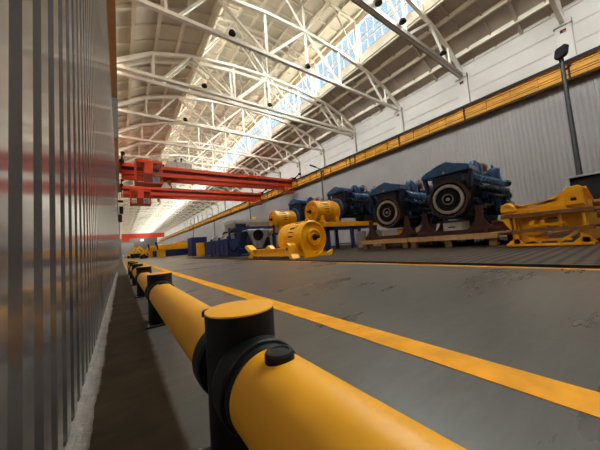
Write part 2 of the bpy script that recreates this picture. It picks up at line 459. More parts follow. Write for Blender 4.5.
names = {2.0: 'white roof truss whose end meets the pilaster behind the near lamp post',
         14.0: 'long white roof truss ahead of the closely set pair of trusses',
         20.0: 'nearer truss of the closely set pair, arched and white',
         20.75: 'farther truss of the closely set pair, arched and white',
         26.3: 'white roof truss just beyond the closely set pair',
         32.3: 'white roof truss directly in front of the nearer orange crane'}
first = None
for y in TY:
    if y in names:
        if first is None:
            first = thing('roof_truss', names[y], 'roof truss', (0, y, 0))
            for nm, mbq, m in truss_parts(): mbq.build(nm, m, first)
        else: dup(first, (0, y, 0), None, names[y])
allmb = MB()
for nm, mbq, m in truss_parts():
    allmb.add(mbq.v, mbq.f)
far0 = None
for y in TY:
    if y > 33 and y < 228:
        lb = 'one of the white trusses receding beyond the orange cranes' if y > 47 else 'white truss above the two orange cranes'
        if y < 47: lb = 'white truss right over the nearer orange crane' if y < 40 else 'white truss between the two orange cranes'
        if far0 is None:
            far0 = allmb.build('roof_truss', M['cream']); far0.location = (0, y, 0); tag(far0, lb, 'roof truss')
        else:
            o = far0.copy(); COL.objects.link(o); o.location = (0, y, 0); o['label'] = lb
            if y > 47: o['group'] = 'trusses beyond the cranes'
# --- bell lamps on the chords
def bell(x, y, lab, z=13.78):
    t = thing('bell_lamp', lab, 'lamp', (x, y, z))
    MB().lathe([(.001, .20), (.10, .18), (.17, .12), (.22, .0), (.22, -.06), (.18, -.05), (.001, -.03)], (0, 0, 0), (0, 0, 1), 20).build('reflector', M['black'], t)
    MB().cyl((0, .02, .1), (0, .2, .1), .05, n=8).build('bracket', M['black'], t)
bell(5.9, 13.75, 'small black bell lamp on the left part of the long truss chord'); bell(11.8, 13.75, 'small black bell lamp on the middle of the long truss chord')
bell(5.8, 19.7, 'small black bell lamp on the left part of the paired trusses'); bell(11.8, 19.7, 'small black bell lamp on the middle of the paired trusses')
bell(5.6, 26, 'small black bell lamp on the truss beyond the pair')
bell(12.3, 7.7, 'black bell lamp highest in the photo on the thick dark chord', 13.9); bell(14.7, 7.7, 'black bell lamp before the skylight on the thick dark chord', 13.9); bell(20.0, 7.7, 'black bell lamp near the wall end of the thick dark chord', 13.9)

# --- floor markings
def fline(x0, x1, y0, y1, lab):
    tag(MB().box(x0, x1, y0, y1, .0, .003).build('floor_line', M['linepaint']), lab, 'floor marking')
fline(1.165, 1.335, -3, 200, 'wide yellow line painted on the grey floor beside the barrier')
fline(4.60, 4.68, -6, 60, 'thin yellow line painted along the edge of the studded plates')
fline(.225, .285, 10.6, 60, 'short yellow line on the floor beyond the last barrier post')

# ================================================================== guard barrier
bar = thing('safety_barrier', 'low yellow tubular guard barrier with black round posts along the grey partition', 'barrier', (.275, 0, 0))
PY = [-1.13, .71, 2.55, 4.40, 6.22, 8.05, 9.85]
RZ, RR = .260, .096
for i, y in enumerate(PY):
    p = MB().lathe([(.096, 0), (.096, .424)], (0, y, 0), (0, 0, 1), 48).build('post', M['rubber'], bar)
    MB().lathe([(.096, .424), (.0955, .428), (.07, .432), (.04, .434), (.0001, .435)], (0, y, 0), (0, 0, 1), 48).build('cap', M['barrier'], p)
    MB().box(-.125, .125, y-.125, y+.125, 0, .014).build('base_plate', M['rubber'], p, .004)
    for sx in (-1, 1):
        for sy in (-1, 1): MB().cyl((.105*sx, y+.105*sy, .014), (.105*sx, y+.105*sy, .03), .009, n=6).build('bolt', M['steel'], p)
for ya, yb in zip(PY, PY[1:]):
    r = MB().cyl((0, ya+.13, RZ), (0, yb-.13, RZ), RR, n=64, caps=False).build('rail', M['barrier'], bar)
    for yc, s in ((ya, 1), (yb, -1)):
        d = (0, s, 0)
        MB().lathe([(.02, .06), (.105, .06), (.109, .075), (.109, .128), (.107, .134), (.100, .136), (.100, .15), (.0975, .155), (.095, .155)], (0, yc, RZ), d, 48).build('collar', M['rubber'], r)
    for yp in (ya+.30, yb-.215):
        MB().lathe([(.033, RR-.014), (.032, RR+.010), (.029, RR+.015), (.022, RR+.016), (.019, RR+.013), (.0001, RR+.014)], (.0, yp, RZ), (0.0, 0, 1), 24).build('plug', M['rubber'], r)

# ================================================================== overhead cranes
def crane(y, lab, cabx, detail=True, ymul=1.):
    t = thing('bridge_crane', lab, 'crane', (0, y, 0))
    # near girder, with walkway fascia above a recessed web
    for dy, nm in ((0, 'girder'), (2.4, 'girder')):
        b = MB().box(.3, 23.5, dy-.3, dy+.22, 9.95, 10.38)
        b.box(.3, 23.5, dy+.0, dy+.22, 10.35, 11.0); b.box(.3, 23.5, dy-.45, dy+.3, 11.0, 11.05)
        b.box(.3, 23.5, dy-.47, dy-.42, 10.76, 11.16)
        gk = b.build(nm, M['orange'], t)
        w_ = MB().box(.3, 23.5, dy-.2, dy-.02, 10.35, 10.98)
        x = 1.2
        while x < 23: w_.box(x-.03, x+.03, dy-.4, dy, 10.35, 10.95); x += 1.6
        w_.build('web_plate', M['orangedk'], gk)  # shade of the recess put into the web's colour
    for x, s in ((.3, -1), (23.3, 1)):
        e = MB().box(x-.25, x+.25, -1.0, 3.4, 10.84+.12, 11.35); eo = e.build('end_carriage', M['orange'], t)
        for yy in (-.6, 3.0): MB().cyl((x-.08, yy, 11.1), (x+.08, yy, 11.1), .22, n=16).build('wheel', M['black'], eo)
        MB().box(x-.2, x+.2, -1.5, -1.0, 10.95, 11.15).bar((x, -1.4, 11.1), (x+.1, -2.6, 11.45), .12, .12).box(x-.05, x+.3, -2.8, -2.5, 11.3, 11.6).build('buffer', M['black'], eo)
    if not detail: return t
    # hanging service bracket at the wall end
    MB().box(22.2, 22.35, -.5, -.35, 8.9, 10.2).box(23.1, 23.25, -.5, -.35, 8.9, 10.2).box(22.0, 23.5, -.7, .3, 8.85, 8.95).box(22.0, 23.5, -.7, -.65, 9.5, 9.56).build('service_platform', M['orange'], t)
    hr = MB()
    for z in (11.45, 11.95): hr.box(8.5, 23, 2.75, 2.79, z, z+.04)
    x = 8.5
    while x < 23: hr.box(x, x+.04, 2.75, 2.79, 11.05, 11.98); x += 1.45
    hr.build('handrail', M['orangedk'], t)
    # trolley
    tr = MB().box(5.0, 7.9, -.1, 2.3, 11.15, 12.05).build('trolley', M['trolley'], t)
    hd = MB().box(3.1, 8.1, -.35, -.3, 12.1, 12.16)
    for x in (5.0, 6.0, 7.0, 8.0): hd.box(x, x+.05, -.35, -.3, 11.1, 12.12)
    hd.build('guard_rail', M['grey'], tr)
    MB().cyl((3.2, .5, 11.6), (4.1, .5, 11.6), .34, n=14).cyl((4.2, 1.3, 11.7), (4.8, 1.3, 11.7), .3, n=14).box(3.4, 4.7, .1, 1.6, 11.05, 11.3).build('hoist_motor', M['black'], tr)
    MB().cyl((6.6, -.2, 12.1), (6.6, -.2, 12.5), .12, n=8).cyl((6.0, .3, 12.1), (6.0, .3, 12.4), .16, n=8).build('limit_switch', M['black'], tr)
    for x in (5.15, 5.35): MB().cyl((x, .6, 9.6), (x, .6, 11.2), .025, n=6).build('hoist_rope', M['black'], tr)
    MB().box(5.05, 5.45, .4, .8, 9.2, 9.7).build('hook_block', M['railyel'], tr)
    pts = [(5.25, .6, 9.2)]+[(5.25+.22*math.sin(a), .6, 8.85+.22*math.cos(a)) for a in [R(q) for q in range(0, 250, 25)]]
    MB().tube(pts, .05, 8).build('hook', M['black'], tr)
    # cab
    x0, x1, z0, z1 = cabx
    cab = MB().box(x0, x1, -2.3, -.5, z0, z0+.12).box(x0, x1, -2.3, -.5, z1-.32, z1-.16).box(x0, x1, -2.34, -2.2, z1-.3, z1-.02)
    for x in (x0, x0+(x1-x0)*.33, x1-.12): cab.box(x, x+.12, -2.3, -2.18, z0, z1-.1).box(x, x+.12, -.62, -.5, z0, z1-.1)
    zm = z0+(z1-z0)*.42
    cab.box(x0, x1, -2.3, -2.22, zm-.05, zm+.03)
    co = cab.build('cab', M['orange'], t)
    MB().box(x0+(x1-x0)*.34, x0+(x1-x0)*.64, -2.33, -2.28, zm, z1-.32).build('side_panel', M['orange'], co)
    MB().box(x0+(x1-x0)*.30, x0+(x1-x0)*.62, -2.33, -2.28, z0+.12, zm).build('lower_panel', M['orangedk'], co)
    MB().box(x0+(x1-x0)*.66, x1-.14, -2.27, -2.25, zm+.05, z1-.34).box(x0+(x1-x0)*.66, x1-.14, -2.27, -2.25, z0+.16, zm-.08).build('window', M['glass'], co)
    MB().box(x1-1.0, x1-.3, -1.9, -1.2, z0+.12, z0+.9).build('operator_seat', M['grey'], co)
    ld = MB()
    for x in (x0+.15, x0+.6): ld.box(x, x+.05, -2.4, -2.35, z0, z1)
    z = z0+.2
    while z < z1: ld.box(x0+.15, x0+.65, -2.4, -2.36, z, z+.05); z += .3
    ld.build('ladder', M['orangedk'], co)
    return t
crane(34.2, 'nearer orange bridge crane with a big operator cab and grey trolley', (1.5, 4.15, 8.5, 11.15))
crane(45.6, 'second orange bridge crane close behind, with a smaller cab', (1.3, 3.95, 8.1, 10.3))
t = thing('bridge_crane', 'bridge crane far off near the end wall, above the small machines', 'crane', (0, 182, 0))
MB().box(.6, 23.2, 0, .8, 11.3, 13.6).box(.6, 23.2, -.2, 1.6, 13.6, 13.9).box(.6, 23.2, -.2, 0, 11.0, 11.4).build('girder', M['orange'], t)
MB().box(4.5, 9, 0, 1.5, 13.9, 14.8).build('trolley', M['trolley'], t)
MB().box(1.0, 4.5, -1.5, -.2, 9.2, 12.6).build('cab', M['orange'], t)
# festoon boxes hanging beside the second crane
t = thing('pendant_box', 'black electrical boxes hanging on a white post beside the partition top', 'electrical box', (0, 43.0, 0))
MB().box(-.12, .02, -.05, .05, 6.0, 10.3).box(.42, .47, -.05, .05, 5.8, 10.0).build('hanger', M['cream'], t)
MB().box(-.15, .45, -.15, .15, 8.2, 8.5).box(.0, .45, -.2, .2, 6.6, 7.6).build('box', M['black'], t, .02)
MB().box(-.15, .28, -.2, .2, 5.4, 6.5).build('box', M['pole'], t, .02)

# ================================================================== engines
def make_engine(label, loc, rz=0.):
    t = thing('diesel_engine', label, 'engine', loc, rz)
    B, BL, BD = M['blue'], M['bluelt'], M['bluedk']
    hs = MB()
    hs.lathe([(.60, 0.0), (.60, -.06), (.66, -.06), (.675, -.03), (.675, .10), (.62, .12), (.62, .3), (.4, .34)], (0, 0, 0), (1, 0, 0), 56)
    h = hs.build('flywheel_housing', M['rim'], t)
    fw = MB().lathe([(.60, .02), (.55, -.01), (.53, -.01)], (0, 0, 0), (1, 0, 0), 56).build('flywheel', M['black'], t)
    bo = MB().lathe([(.53, -.01), (.52, -.05), (.43, -.05), (.42, -.01)], (0, 0, 0), (1, 0, 0), 56)
    for i in range(28):
        a = 2*PI*i/28; bo.cyl((-.075, .47*math.cos(a), .47*math.sin(a)), (-.04, .47*math.cos(a), .47*math.sin(a)), .019, n=6)
    bo.build('ring_gear', M['steel'], fw)
    MB().lathe([(.53, -.0), (.3, .02), (.29, -.02), (.2, -.02), (.19, .04), (.0001, .04)], (0, 0, 0), (1, 0, 0), 40).build('clutch_disc', M['black'], fw)
    MB().lathe([(.19, .0), (.185, -.06), (.165, -.06), (.16, .0)], (0, 0, 0), (1, 0, 0), 32).lathe([(.06, .0), (.055, -.05), (.0001, -.05)], (0, 0, 0), (1, 0, 0), 20).build('hub', M['cast'], fw)
    # crankcase
    cc = MB().prism([(-.42, -.60), (.42, -.60), (.58, -.30), (.6, .1), (.74, .42), (.34, .72), (0, .4), (-.34, .72), (-.74, .42), (-.6, .1), (-.58, -.30)], 'x', .2, 3.7)
    for i in range(9):
        x = .42+i*.39
        for s in (-1, 1):
            cc.bar((x, s*.6, -.4), (x, s*.62, .35), .06, .06); cc.cyl((x+.19, s*.56, -.15), (x+.19, s*.66, -.15), .1, n=12)
            cc.box(x-.05, x+.05, min(s*.42, s*.6), max(s*.42, s*.6), -.62, -.40)
    rr = random.Random(5)
    for s in (-1, 1):
        for i in range(26):
            x = rr.uniform(.5, 3.6); z = rr.uniform(-.5, .25); a, b, c = rr.uniform(.04, .13), rr.uniform(.04, .14), rr.uniform(.03, .12)
            y0 = s*.5; y1 = s*(.62+b*1.6)
            if i % 2: cc.box(x-a, x+a, min(y0, y1), max(y0, y1), z-c, z+c, 1)
            else: cc.cyl((x, y0, z), (x, y1, z), a, n=10, mi=1)
    cc.build('crankcase', [BD, B], t)
    MB().prism([(-.3, -.70), (.3, -.70), (.4, -.58), (-.4, -.58)], 'x', .3, 2.0).build('oil_pan', BD, t, .02)
    MB().prism([(-.3, -1.0), (.3, -1.0), (.4, -.60), (-.4, -.60)], 'x', 2.0, 3.5).build('oil_sump', BD, t, .02)
    for s in (-1, 1):
        T = Matrix.Translation((0, s*.55, .58)) @ Matrix.Rotation(-s*R(35), 4, 'X')
        for i in range(8):
            x = .95+i*.335
            hd = MB(); hd.T = T; hd.box(x-.15, x+.15, -.22, .22, -.12, .14)
            ho = hd.build('cylinder_head', B, t, .012)
            vc = MB(); vc.T = T; vc.box(x-.11, x+.11, -.17, .15, .14, .27); vc.cyl((x, -.02, .27), (x, -.02, .31), .04, n=8)
            vc.build('valve_cover', BL, ho, .03)
        ex = MB(); ex.tube([(.5, s*.78, .30), (.9, s*.84, .30), (3.4, s*.84, .22), (3.7, s*.78, .40)], .075, 12)
        for i in range(8):
            x = .95+i*.335; ex.tube([(x, s*.6, .45), (x, s*.76, .48), (x+.02, s*.85, .35)], .05, 8)
        for i in range(8):
            x = 1.0+i*.335; ex.lathe([(.075, -.02), (.11, -.02), (.11, .02), (.075, .02)], (x, s*.84, .29-.03*i*.33), (1, 0, 0), 12)
        ex.build('manifold', BD, t)
        fp = MB(); fp.tube([(.7, s*.95, .1), (1.3, s*.97, .02), (2.6, s*.95, .08), (3.3, s*.9, -.1)], .03, 8)
        fp.tube([(.4, s*.7, -.2), (1.1, s*.8, -.3), (2.0, s*.78, -.25), (2.9, s*.8, -.4)], .045, 8)
        fp.build('fuel_pipe', BD, t)
        for i, x in enumerate((1.1, 1.5, 1.9)):
            MB().lathe([(.0001, .24), (.08, .23), (.11, .18), (.11, -.2), (.08, -.24), (.0001, -.25)], (x+.6, s*.8, -.15), (0, 0, 1), 16).build('oil_filter', B if i % 2 else BD, t)
    # charge air cooler hood over the flywheel end
    front = [(.83, .88), (.84, 1.0), (.62, 1.12), (.2, 1.27), (-.12, 1.34), (-.36, 1.22), (-.80, 1.08), (-.82, .88)]
    hd = MB().prism(front, 'x', -.12, .75, 0, .93, (0, 1.0)).build('air_cooler_hood', B, t, .03)
    MB().prism([(-.05, .92), (.05, .92), (0, 1.01)], 'x', -.126, -.12).build('warning_sign', M['railyel'], hd)
    MB().box(.05, 1.0, -.5, .5, .5, .9).bar((.1, .7, .3), (.1, .8, .92), .2, .12).bar((.1, -.7, .3), (.1, -.78, .92), .2, .12).build('cooler_support', BD, t, .02)
    # turbochargers
    for s in (-1, 1):
        tb = MB(); pts = [(1.25+.22*math.cos(a), s*.48, 1.12+.22*math.sin(a)) for a in [R(q) for q in range(-60, 270, 22)]]
        tb.tube(pts, .12, 12); tb.cyl((1.25, s*.48-.16, 1.12), (1.25, s*.48+.16, 1.12), .2, n=20)
        tb.lathe([(.0001, .30), (.12, .28), (.24, .18), (.27, 0), (.27, -.2)], (1.45, s*.42, 1.05), (.1, 0, 1), 20)
        tb.cyl((1.5, s*.48, 1.2), (2.0, s*.48, 1.24), .13, n=16); tb.cyl((1.0, s*.5, .9), (.8, s*.5, .8), .12, n=12)
        tbo = tb.build('turbocharger', B, t)
        MB().lathe([(.13, 0), (.19, .02), (.19, .07), (.0001, .08)], (2.0, s*.48, 1.24), (1, 0, .1), 18).build('port_cover', M['rust'], tbo)
        el = MB().tube([(1.9, s*.3, .95), (2.4, s*.34, .98), (2.9, s*.34, .92), (3.3, s*.3, .8)], .13, 12)
        for x in (2.1, 2.5, 2.9): el.lathe([(.13, -.02), (.17, -.02), (.17, .02), (.13, .02)], (x, s*.32, .96), (1, 0, 0), 14)
        el.build('intake_duct', BD, t)
        cn = MB().lathe([(.0001, .66), (.12, .64), (.22, .58), (.24, .5), (.24, .12), (.22, .05), (.12, 0), (.0001, 0)], (3.35, s*.45, .72), (0, 0, 1), 20)
        for i in range(8):
            a = 2*PI*i/8; cn.cyl((3.35+.23*math.cos(a), s*.45+.23*math.sin(a), 1.2), (3.35+.23*math.cos(a), s*.45+.23*math.sin(a), 1.34), .025, n=6)
        cn.cyl((3.35, s*.45, 1.36), (3.35, s*.45, 1.5), .05, n=10)
        cn.build('air_filter', B, t)
        fl = MB().tube([(3.4, s*.55, .6), (3.75, s*.62, .62), (4.02, s*.68, .70)], .1, 12)
        fl.lathe([(.1, -.03), (.17, -.03), (.17, .03), (.0001, .035)], (4.04, s*.68, .72), (.5, 0, .6), 16)
        fl.tube([(3.5, s*.6, .2), (3.8, s*.66, .1), (3.98, s*.68, .16)], .09, 12).tube([(3.4, s*.7, -.1), (3.7, s*.8, -.4), (3.7, s*.75, -.7)], .1, 10).box(3.1, 3.6, min(s*.55, s*.85), max(s*.55, s*.85), -.15, .12)
        fl.lathe([(.09, -.03), (.15, -.03), (.15, .03), (.0001, .035)], (4.0, s*.68, .18), (.6, 0, .5), 16)
        fl.build('exhaust_pipe', BD, t)
    # front drive end
    MB().box(3.7, 4.0, -.5, .5, -.5, .55).cyl((4.0, 0, 0), (4.12, 0, 0), .3, n=24).cyl((4.0, .3, -.4), (4.1, .3, -.4), .14, n=16).cyl((4.0, -.32, .35), (4.1, -.32, .35), .16, n=16).build('gear_case', BD, t, .02)
    MB().lathe([(.0001, -.35), (.16, -.34), (.18, -.28), (.18, .28), (.14, .34), (.0001, .35)], (3.2, -.82, -.25), (1, 0, 0), 18).box(3.0, 3.4, -.8, -.55, -.5, -.3).build('starter_motor', B, t)
    for s in (-1, 1):
        for x in (.55, 3.2):
            MB().box(x-.18, x+.18, min(s*.5, s*.92), max(s*.5, s*.92), -.36, -.30).prism([(s*.55, -.36), (s*.88, -.36), (s*.55, -.62)], 'x', x-.03, x+.03).build('mounting_bracket', BD, t)
    # wiring loom loops
    MB().tube([(1.9, -.3, 1.1), (2.05, -.3, 1.42), (2.35, -.3, 1.55), (2.65, -.3, 1.4), (2.75, -.3, 1.05)], .018, 6).tube([(1.0, -.9, .2), (1.8, -.95, -.05), (2.6, -.9, .22), (3.4, -.86, .05)], .02, 6).build('cable', M['black'], t)
    return t
ENG_Z = 1.72
e1 = make_engine('large blue diesel engine nearest the yellow frames, big flywheel facing the aisle', (9.55, 4.10, ENG_Z))
e2 = dup(e1, (9.6, 6.68, 1.62), None, 'blue diesel engine second from the yellow frames, its flywheel smaller in view')
e3 = dup(e1, (11.45, 11.6, 2.69), None, 'blue diesel engine behind the upper yellow drum generator on the blue stand')
e4 = dup(e1, (11.42, 16.35, 2.80), None, 'blue diesel engine farthest back, behind the small high yellow drum')

# red-brown cradles under engines 1 and 2
def cradle(label, loc):
    t = thing('engine_cradle', label, 'engine stand', loc)
    for s in (-1, 1):
        MB().box(-.25, 3.6, s*.92-.1, s*.92+.1, 0, .14).build('base_rail', M['redbrown'], t, .01)
    for x in (-.2, 3.4): MB().box(x, x+.18, -1.15, 1.15, 0.0, .15).build('cross_beam', M['redbrown'], t, .01)
    for x in (.0, 3.05):
        for s in (-1, 1):
            c = s*.90
            poly = [(c-.42, .14), (c+.42, .14), (c+.26, .24), (c+.14, .42), (c+.09, .70), (c+.10, .86), (c-.10, .86), (c-.09, .70), (c-.14, .42), (c-.26, .24)]
            MB().prism(poly, 'x', x, x+.05).box(x, x+.45, c-.1, c+.1, .82, .88).prism([(x, .14), (x+.4, .14), (x+.1, .8), (x, .8)], 'y', c-.02, c+.02).build('upright', M['redbrown'], t)
    return t
c1 = cradle('red-brown steel cradle carrying the large blue engine near the yellow frames', (9.5, 4.10, .455))
c2 = dup(c1, (9.55, 6.68, .455), None, 'red-brown steel cradle carrying the second blue engine')

def pallet(label, loc, ly):
    t = thing('wooden_skid', label, 'pallet', loc)
    for x in (0, 1.75, 3.6): MB().box(x, x+.16, 0, ly, .27, .35).build('stringer', M['wood'], t, .006)
    n = int(ly/.16)
    dk = MB()
    for i in range(n): dk.box(-.02, 3.78, i*ly/n+.006, (i+1)*ly/n-.006, .35, .40)
    dk.build('deck', M['wood'], t)
    MB().box(-.06, -.02, 0, ly, .24, .41).build('front_board', M['wood'], t, .006)
    for x in (0, 1.75, 3.55):
        for y in (.04, ly/2-.1, ly-.26): MB().box(x, x+.2, y, y+.22, .0, .27).build('block', M['oldwood'], t, .008)
    return t
pallet('pine skid with dark gaps under the large nearest engine', (9.35, 2.72, .03), 2.9)
pallet('pine skid under the second blue engine, left of the longer skid', (9.4, 5.72, .03), 2.35)
Z0 = .432
# things on and behind the skids
def wbox(name, label, cat, loc, sx, sy, sz, m, m2):
    t = thing(name, label, cat, loc)
    MB().box(0, sx, 0, sy, 0, sz).build('body', m, t, .03)
    MB().box(-.02, sx+.02, -.02, sy+.02, sz*.86, sz).build('lid', m2, t, .01)
    MB().box(-.015, 0, sy*.3, sy*.7, sz*.5, sz*.58).build('handle', m2, t)
wbox('plastic_crate', 'white plastic crate with blue rim under the large engine', 'crate', (9.95, 3.95, Z0), .8, .62, .54, M['white'], M['standblue'])
wbox('plastic_crate', 'white crate under the flywheel of the second engine', 'crate', (9.95, 6.50, Z0), .7, .85, .44, M['white'], M['white'])
wbox('orange_tin', 'small orange tin beside the white crate under the second engine', 'tin', (9.85, 6.22, Z0), .2, .2, .42, M['yellow'], M['orange'])
t = thing('pump_unit', 'silver pump with flanges standing between the two cradles', 'pump', (9.95, 5.36, Z0))
MB().lathe([(.0001, .5), (.1, .5), (.16, .44), (.12, .34), (.18, .2), (.14, .04), (.18, 0), (.0001, 0)], (0, 0, 0), (0, 0, 1), 18).build('body', M['cast'], t)
MB().cyl((-.25, 0, .3), (.2, 0, .3), .09, n=14).lathe([(.09, 0), (.14, 0), (.14, .03), (.0001, .03)], (-.25, 0, .3), (-1, 0, 0), 14).build('flange_pipe', M['steel'], t)
MB().cyl((0, 0, .5), (0, 0, .62), .05, n=10).build('valve', M['red'], t)
for i, (x, y, s) in enumerate(((11.9, 2.73, .32), (12.4, 3.33, .45))):
    t = thing('wooden_box', ('small wooden box on the skid below the pipe end of the large engine', 'larger wooden box on the skid behind the small one')[i], 'box', (x, y, Z0))
    b = MB()
    b.box(0, s, 0, s, 0, s)
    b.build('body', M['rust'], t)
    for z in (.02, s-.08): MB().box(-.02, s+.02, -.02, 0, z, z+.06).box(-.02, 0, -.02, s+.02, z, z+.06).build('batten', M['wood'], t)

# ================================================================== yellow generators
def drum(label, loc, rz, r=.68, ln=1.85):
    t = thing('drum_generator', label, 'generator', loc, rz)
    Y = M['yellow']
    MB().lathe([(r*.97, .0), (r, .03), (r, .16), (r*.97, .17), (r*.97, ln*.62), (r, ln*.63), (r, ln-.04), (r*.9, ln)], (0, 0, 0), (1, 0, 0), 56).lathe([(r*.9, ln), (.0001, ln)], (0, 0, 0), (1, 0, 0), 56).build('drum', Y, t)
    e = MB().lathe([(r*.97, .0), (r*.95, -.05), (r*.86, -.05), (r*.84, .03), (r*.50, -.01), (r*.48, -.10), (r*.40, -.12), (r*.36, -.05), (r*.22, -.05), (r*.2, -.12)], (0, 0, 0), (1, 0, 0), 56)
    for i in range(16):
        a = 2*PI*i/16; e.cyl((-.045, r*.91*math.cos(a), r*.91*math.sin(a)), (-.0, r*.91*math.cos(a), r*.91*math.sin(a)), .022, n=6)
    for i in range(8):
        a = 2*PI*i/8; e.cyl((-.13, r*.4*math.cos(a), r*.4*math.sin(a)), (-.1, r*.4*math.cos(a), r*.4*math.sin(a)), .018, n=6)
    e.build('end_shield', Y, t)
    MB().lathe([(.14, -.07), (.13, -.12), (.07, -.12), (.065, -.34), (.0001, -.345)], (0, 0, 0), (1, 0, 0), 24).build('shaft', M['black'], t)
    rb = MB()
    for k in range(-6, 7):
        a = R(90+k*14)
        for xx, ll in ((ln*.68, ln*.22),):
            T = Matrix.Rotation(a, 4, 'X'); rb.T = T
            rb.box(xx, xx+ll, -.025, .025, r-.01, r+.035)
    rb.T = None
    rb.build('cooling_fin', Y, t)
    vs = MB()
    for k in (-5, -3, -1, 1, 3, 5):
        a = R(180+k*15); vs.T = Matrix.Rotation(a, 4, 'X'); vs.box(ln*.66, ln*.9, -.05, .05, r-.02, r+.03); 
        a = R(k*15); vs.T = Matrix.Rotation(a, 4, 'X'); vs.box(ln*.2, ln*.5, -.06, .06, r*.95, r+.012)
    vs.T = None
    vs.build('vent_cover', Y, t)
    sl = MB()
    for k in range(-6, 7):
        a = R(k*15+7.5); sl.T = Matrix.Rotation(a, 4, 'X'); sl.box(ln*.30, ln*.48, -.022, .022, r*.9, r*.985)
    sl.T = None
    sl.build('vent_slot', M['black'], t)
    for s in (-1, 1):
        for x in (.15, ln-.45):
            f = MB().box(x, x+.3, min(s*.35, s*.72), max(s*.35, s*.72), -r-.02, -r+.06).prism([(s*.4, -r+.05), (s*.68, -r+.05), (s*.62, -r+.38), (s*.45, -r+.3)], 'x', x+.05, x+.10).prism([(s*.4, -r+.05), (s*.68, -r+.05), (s*.62, -r+.38), (s*.45, -r+.3)], 'x', x+.2, x+.25)
            f.build('foot', Y, t, .008)
    for x in (.3, ln-.3): MB().tube([(x, .08*math.cos(a), r-.02+.1*math.sin(a)) for a in [R(q) for q in range(0, 181, 20)]], .02, 8).build('lifting_eye', Y, t)
    return t
d1 = drum('big yellow drum generator on the floor in front, its round end facing us', (6.15, 7.72, .77), R(90), .68, 1.62)
d2 = drum('yellow drum generator raised on the blue stand beside the engines', (9.3, 11.6, 2.37), 0, .66, 1.75)
d3 = dup(d2, (9.35, 16.35, 2.47), 0, 'yellow drum generator farthest back, left of the big front drum')
# broken lower bracket of the front drum
t = tag(MB().prism([(5.5, .0), (6.8, .0), (6.9, .22), (6.6, .10), (6.35, .18), (6.1, .06), (5.8, .16), (5.45, .3)], 'y', 7.44, 7.55).build('drum_chock', M['yellow']), 'jagged yellow chock plate under the round end of the front drum', 'chock')
t.location.z = .03

def skid(label, loc):
    t = thing('generator_skid', label, 'skid', loc)
    for y in (-.8, .62): MB().box(0, 4.9, y, y+.18, 0, .28).build('side_beam', M['yellow'], t, .01)
    for x in (0, 1.6, 3.2, 4.72): MB().box(x, x+.18, -.62, .62, .02, .26).build('cross_beam', M['yellow'], t)
    return t
s1 = skid('yellow skid beam under the raised drum generator and engine', (9.5, 11.6, 1.39))
s2 = dup(s1, (9.5, 16.35, 1.49), 0, 'yellow skid under the farthest drum generator')
def bstand(label, loc, h):
    t = thing('support_stand', label, 'stand', loc)
    for x in (0, 2.1, 4.4):
        for y in (-.78, .64): MB().box(x, x+.24, y, y+.14, 0, h).build('leg', M['standblue'], t, .006)
        MB().box(x, x+.14, -.78, .78, h-.14, h).box(x+.04, x+.10, -.7, .7, .25, .33).build('cross_rail', M['standblue'], t)
    for y in (-.78, .64): MB().box(0, 4.55, y, y+.14, h-.15, h-.01).build('long_rail', M['standblue'], t)
    return t
b1 = bstand('dark blue steel stand under the yellow skid beam', (9.6, 11.6, .03), 1.355)
b2 = bstand('dark blue stand behind the front drum, under the farthest skid', (9.6, 16.35, .03), 1.455)
for (gx, gy, gz, gl) in ((11.05, 11.6, 2.5, 'blue round coupling guard between the raised drum generator and its engine'), (11.10, 16.35, 2.61, 'blue round coupling guard behind the farthest drum generator')):
    t = thing('coupling_guard', gl, 'coupling', (gx, gy, gz))
    MB().lathe([(.5, .01), (.7, .03), (.73, .22), (.73, .24), (.5, .25)], (0, 0, 0), (1, 0, 0), 32).build('shell', M['blue'], t)
    MB().box(.02, .3, -.3, .3, -.82, -.62).build('foot', M['bluedk'], t)
for i, (x, y) in enumerate(((11.6, 10.0), (12.6, 9.6))):
    t = thing('steel_drum', ('silver cylindrical tank below the yellow skid beam', 'second silver tank behind the first, below the skid')[i], 'tank', (x, y, .03))
    MB().lathe([(.0001, 0), (.3, 0), (.32, .03), (.3, .06), (.3, .4), (.315, .42), (.3, .44), (.3, .9), (.32, .93), (.3, .95), (.0001, .95)], (0, 0, 0), (0, 0, 1), 28).build('shell', M['steel'], t)
    MB().cyl((.15, 0, .95), (.15, 0, .99), .05, n=12).build('cap', M['black'], t)

# long yellow yoke in front of the drum
t = thing('lifting_yoke', 'long low yellow beam with upright end lugs lying before the front drum', 'beam', (5.2, 0, 0))
t.scale = (.93, .93, .93)
MB().box(0, .16, 8.5, 12.2, .16, .44).box(-.06, .22, 8.5, 12.2, .42, .47).box(-.06, .22, 8.5, 12.2, .12, .17).build('beam', M['yellow'], t, .008)
MB().prism([(12.0, 0.0), (12.45, .0), (12.5, .08), (12.3, .25), (12.95, .62), (12.7, .72), (12.1, .44), (11.9, .15)], 'x', -.1, .26).build('end_lug', M['yellow'], t)
MB().prism([(8.25, 0.0), (8.45, .0), (8.7, .25), (8.8, .55), (8.65, .66), (8.45, .55), (8.4, .2)], 'x', -.1, .26).build('end_lug', M['yellow'], t)
MB().prism([(10.1, .46), (10.7, .46), (10.5, .58), (10.4, .62), (10.25, .57)], 'x', -.04, .2).build('middle_lug', M['yellow'], t)
for y in (8.62, 12.3): MB().cyl((-.13, y, .42 if y < 9 else .3), (.29, y, .42 if y < 9 else .3), .07, n=14).build('pin', M['rust'], t)

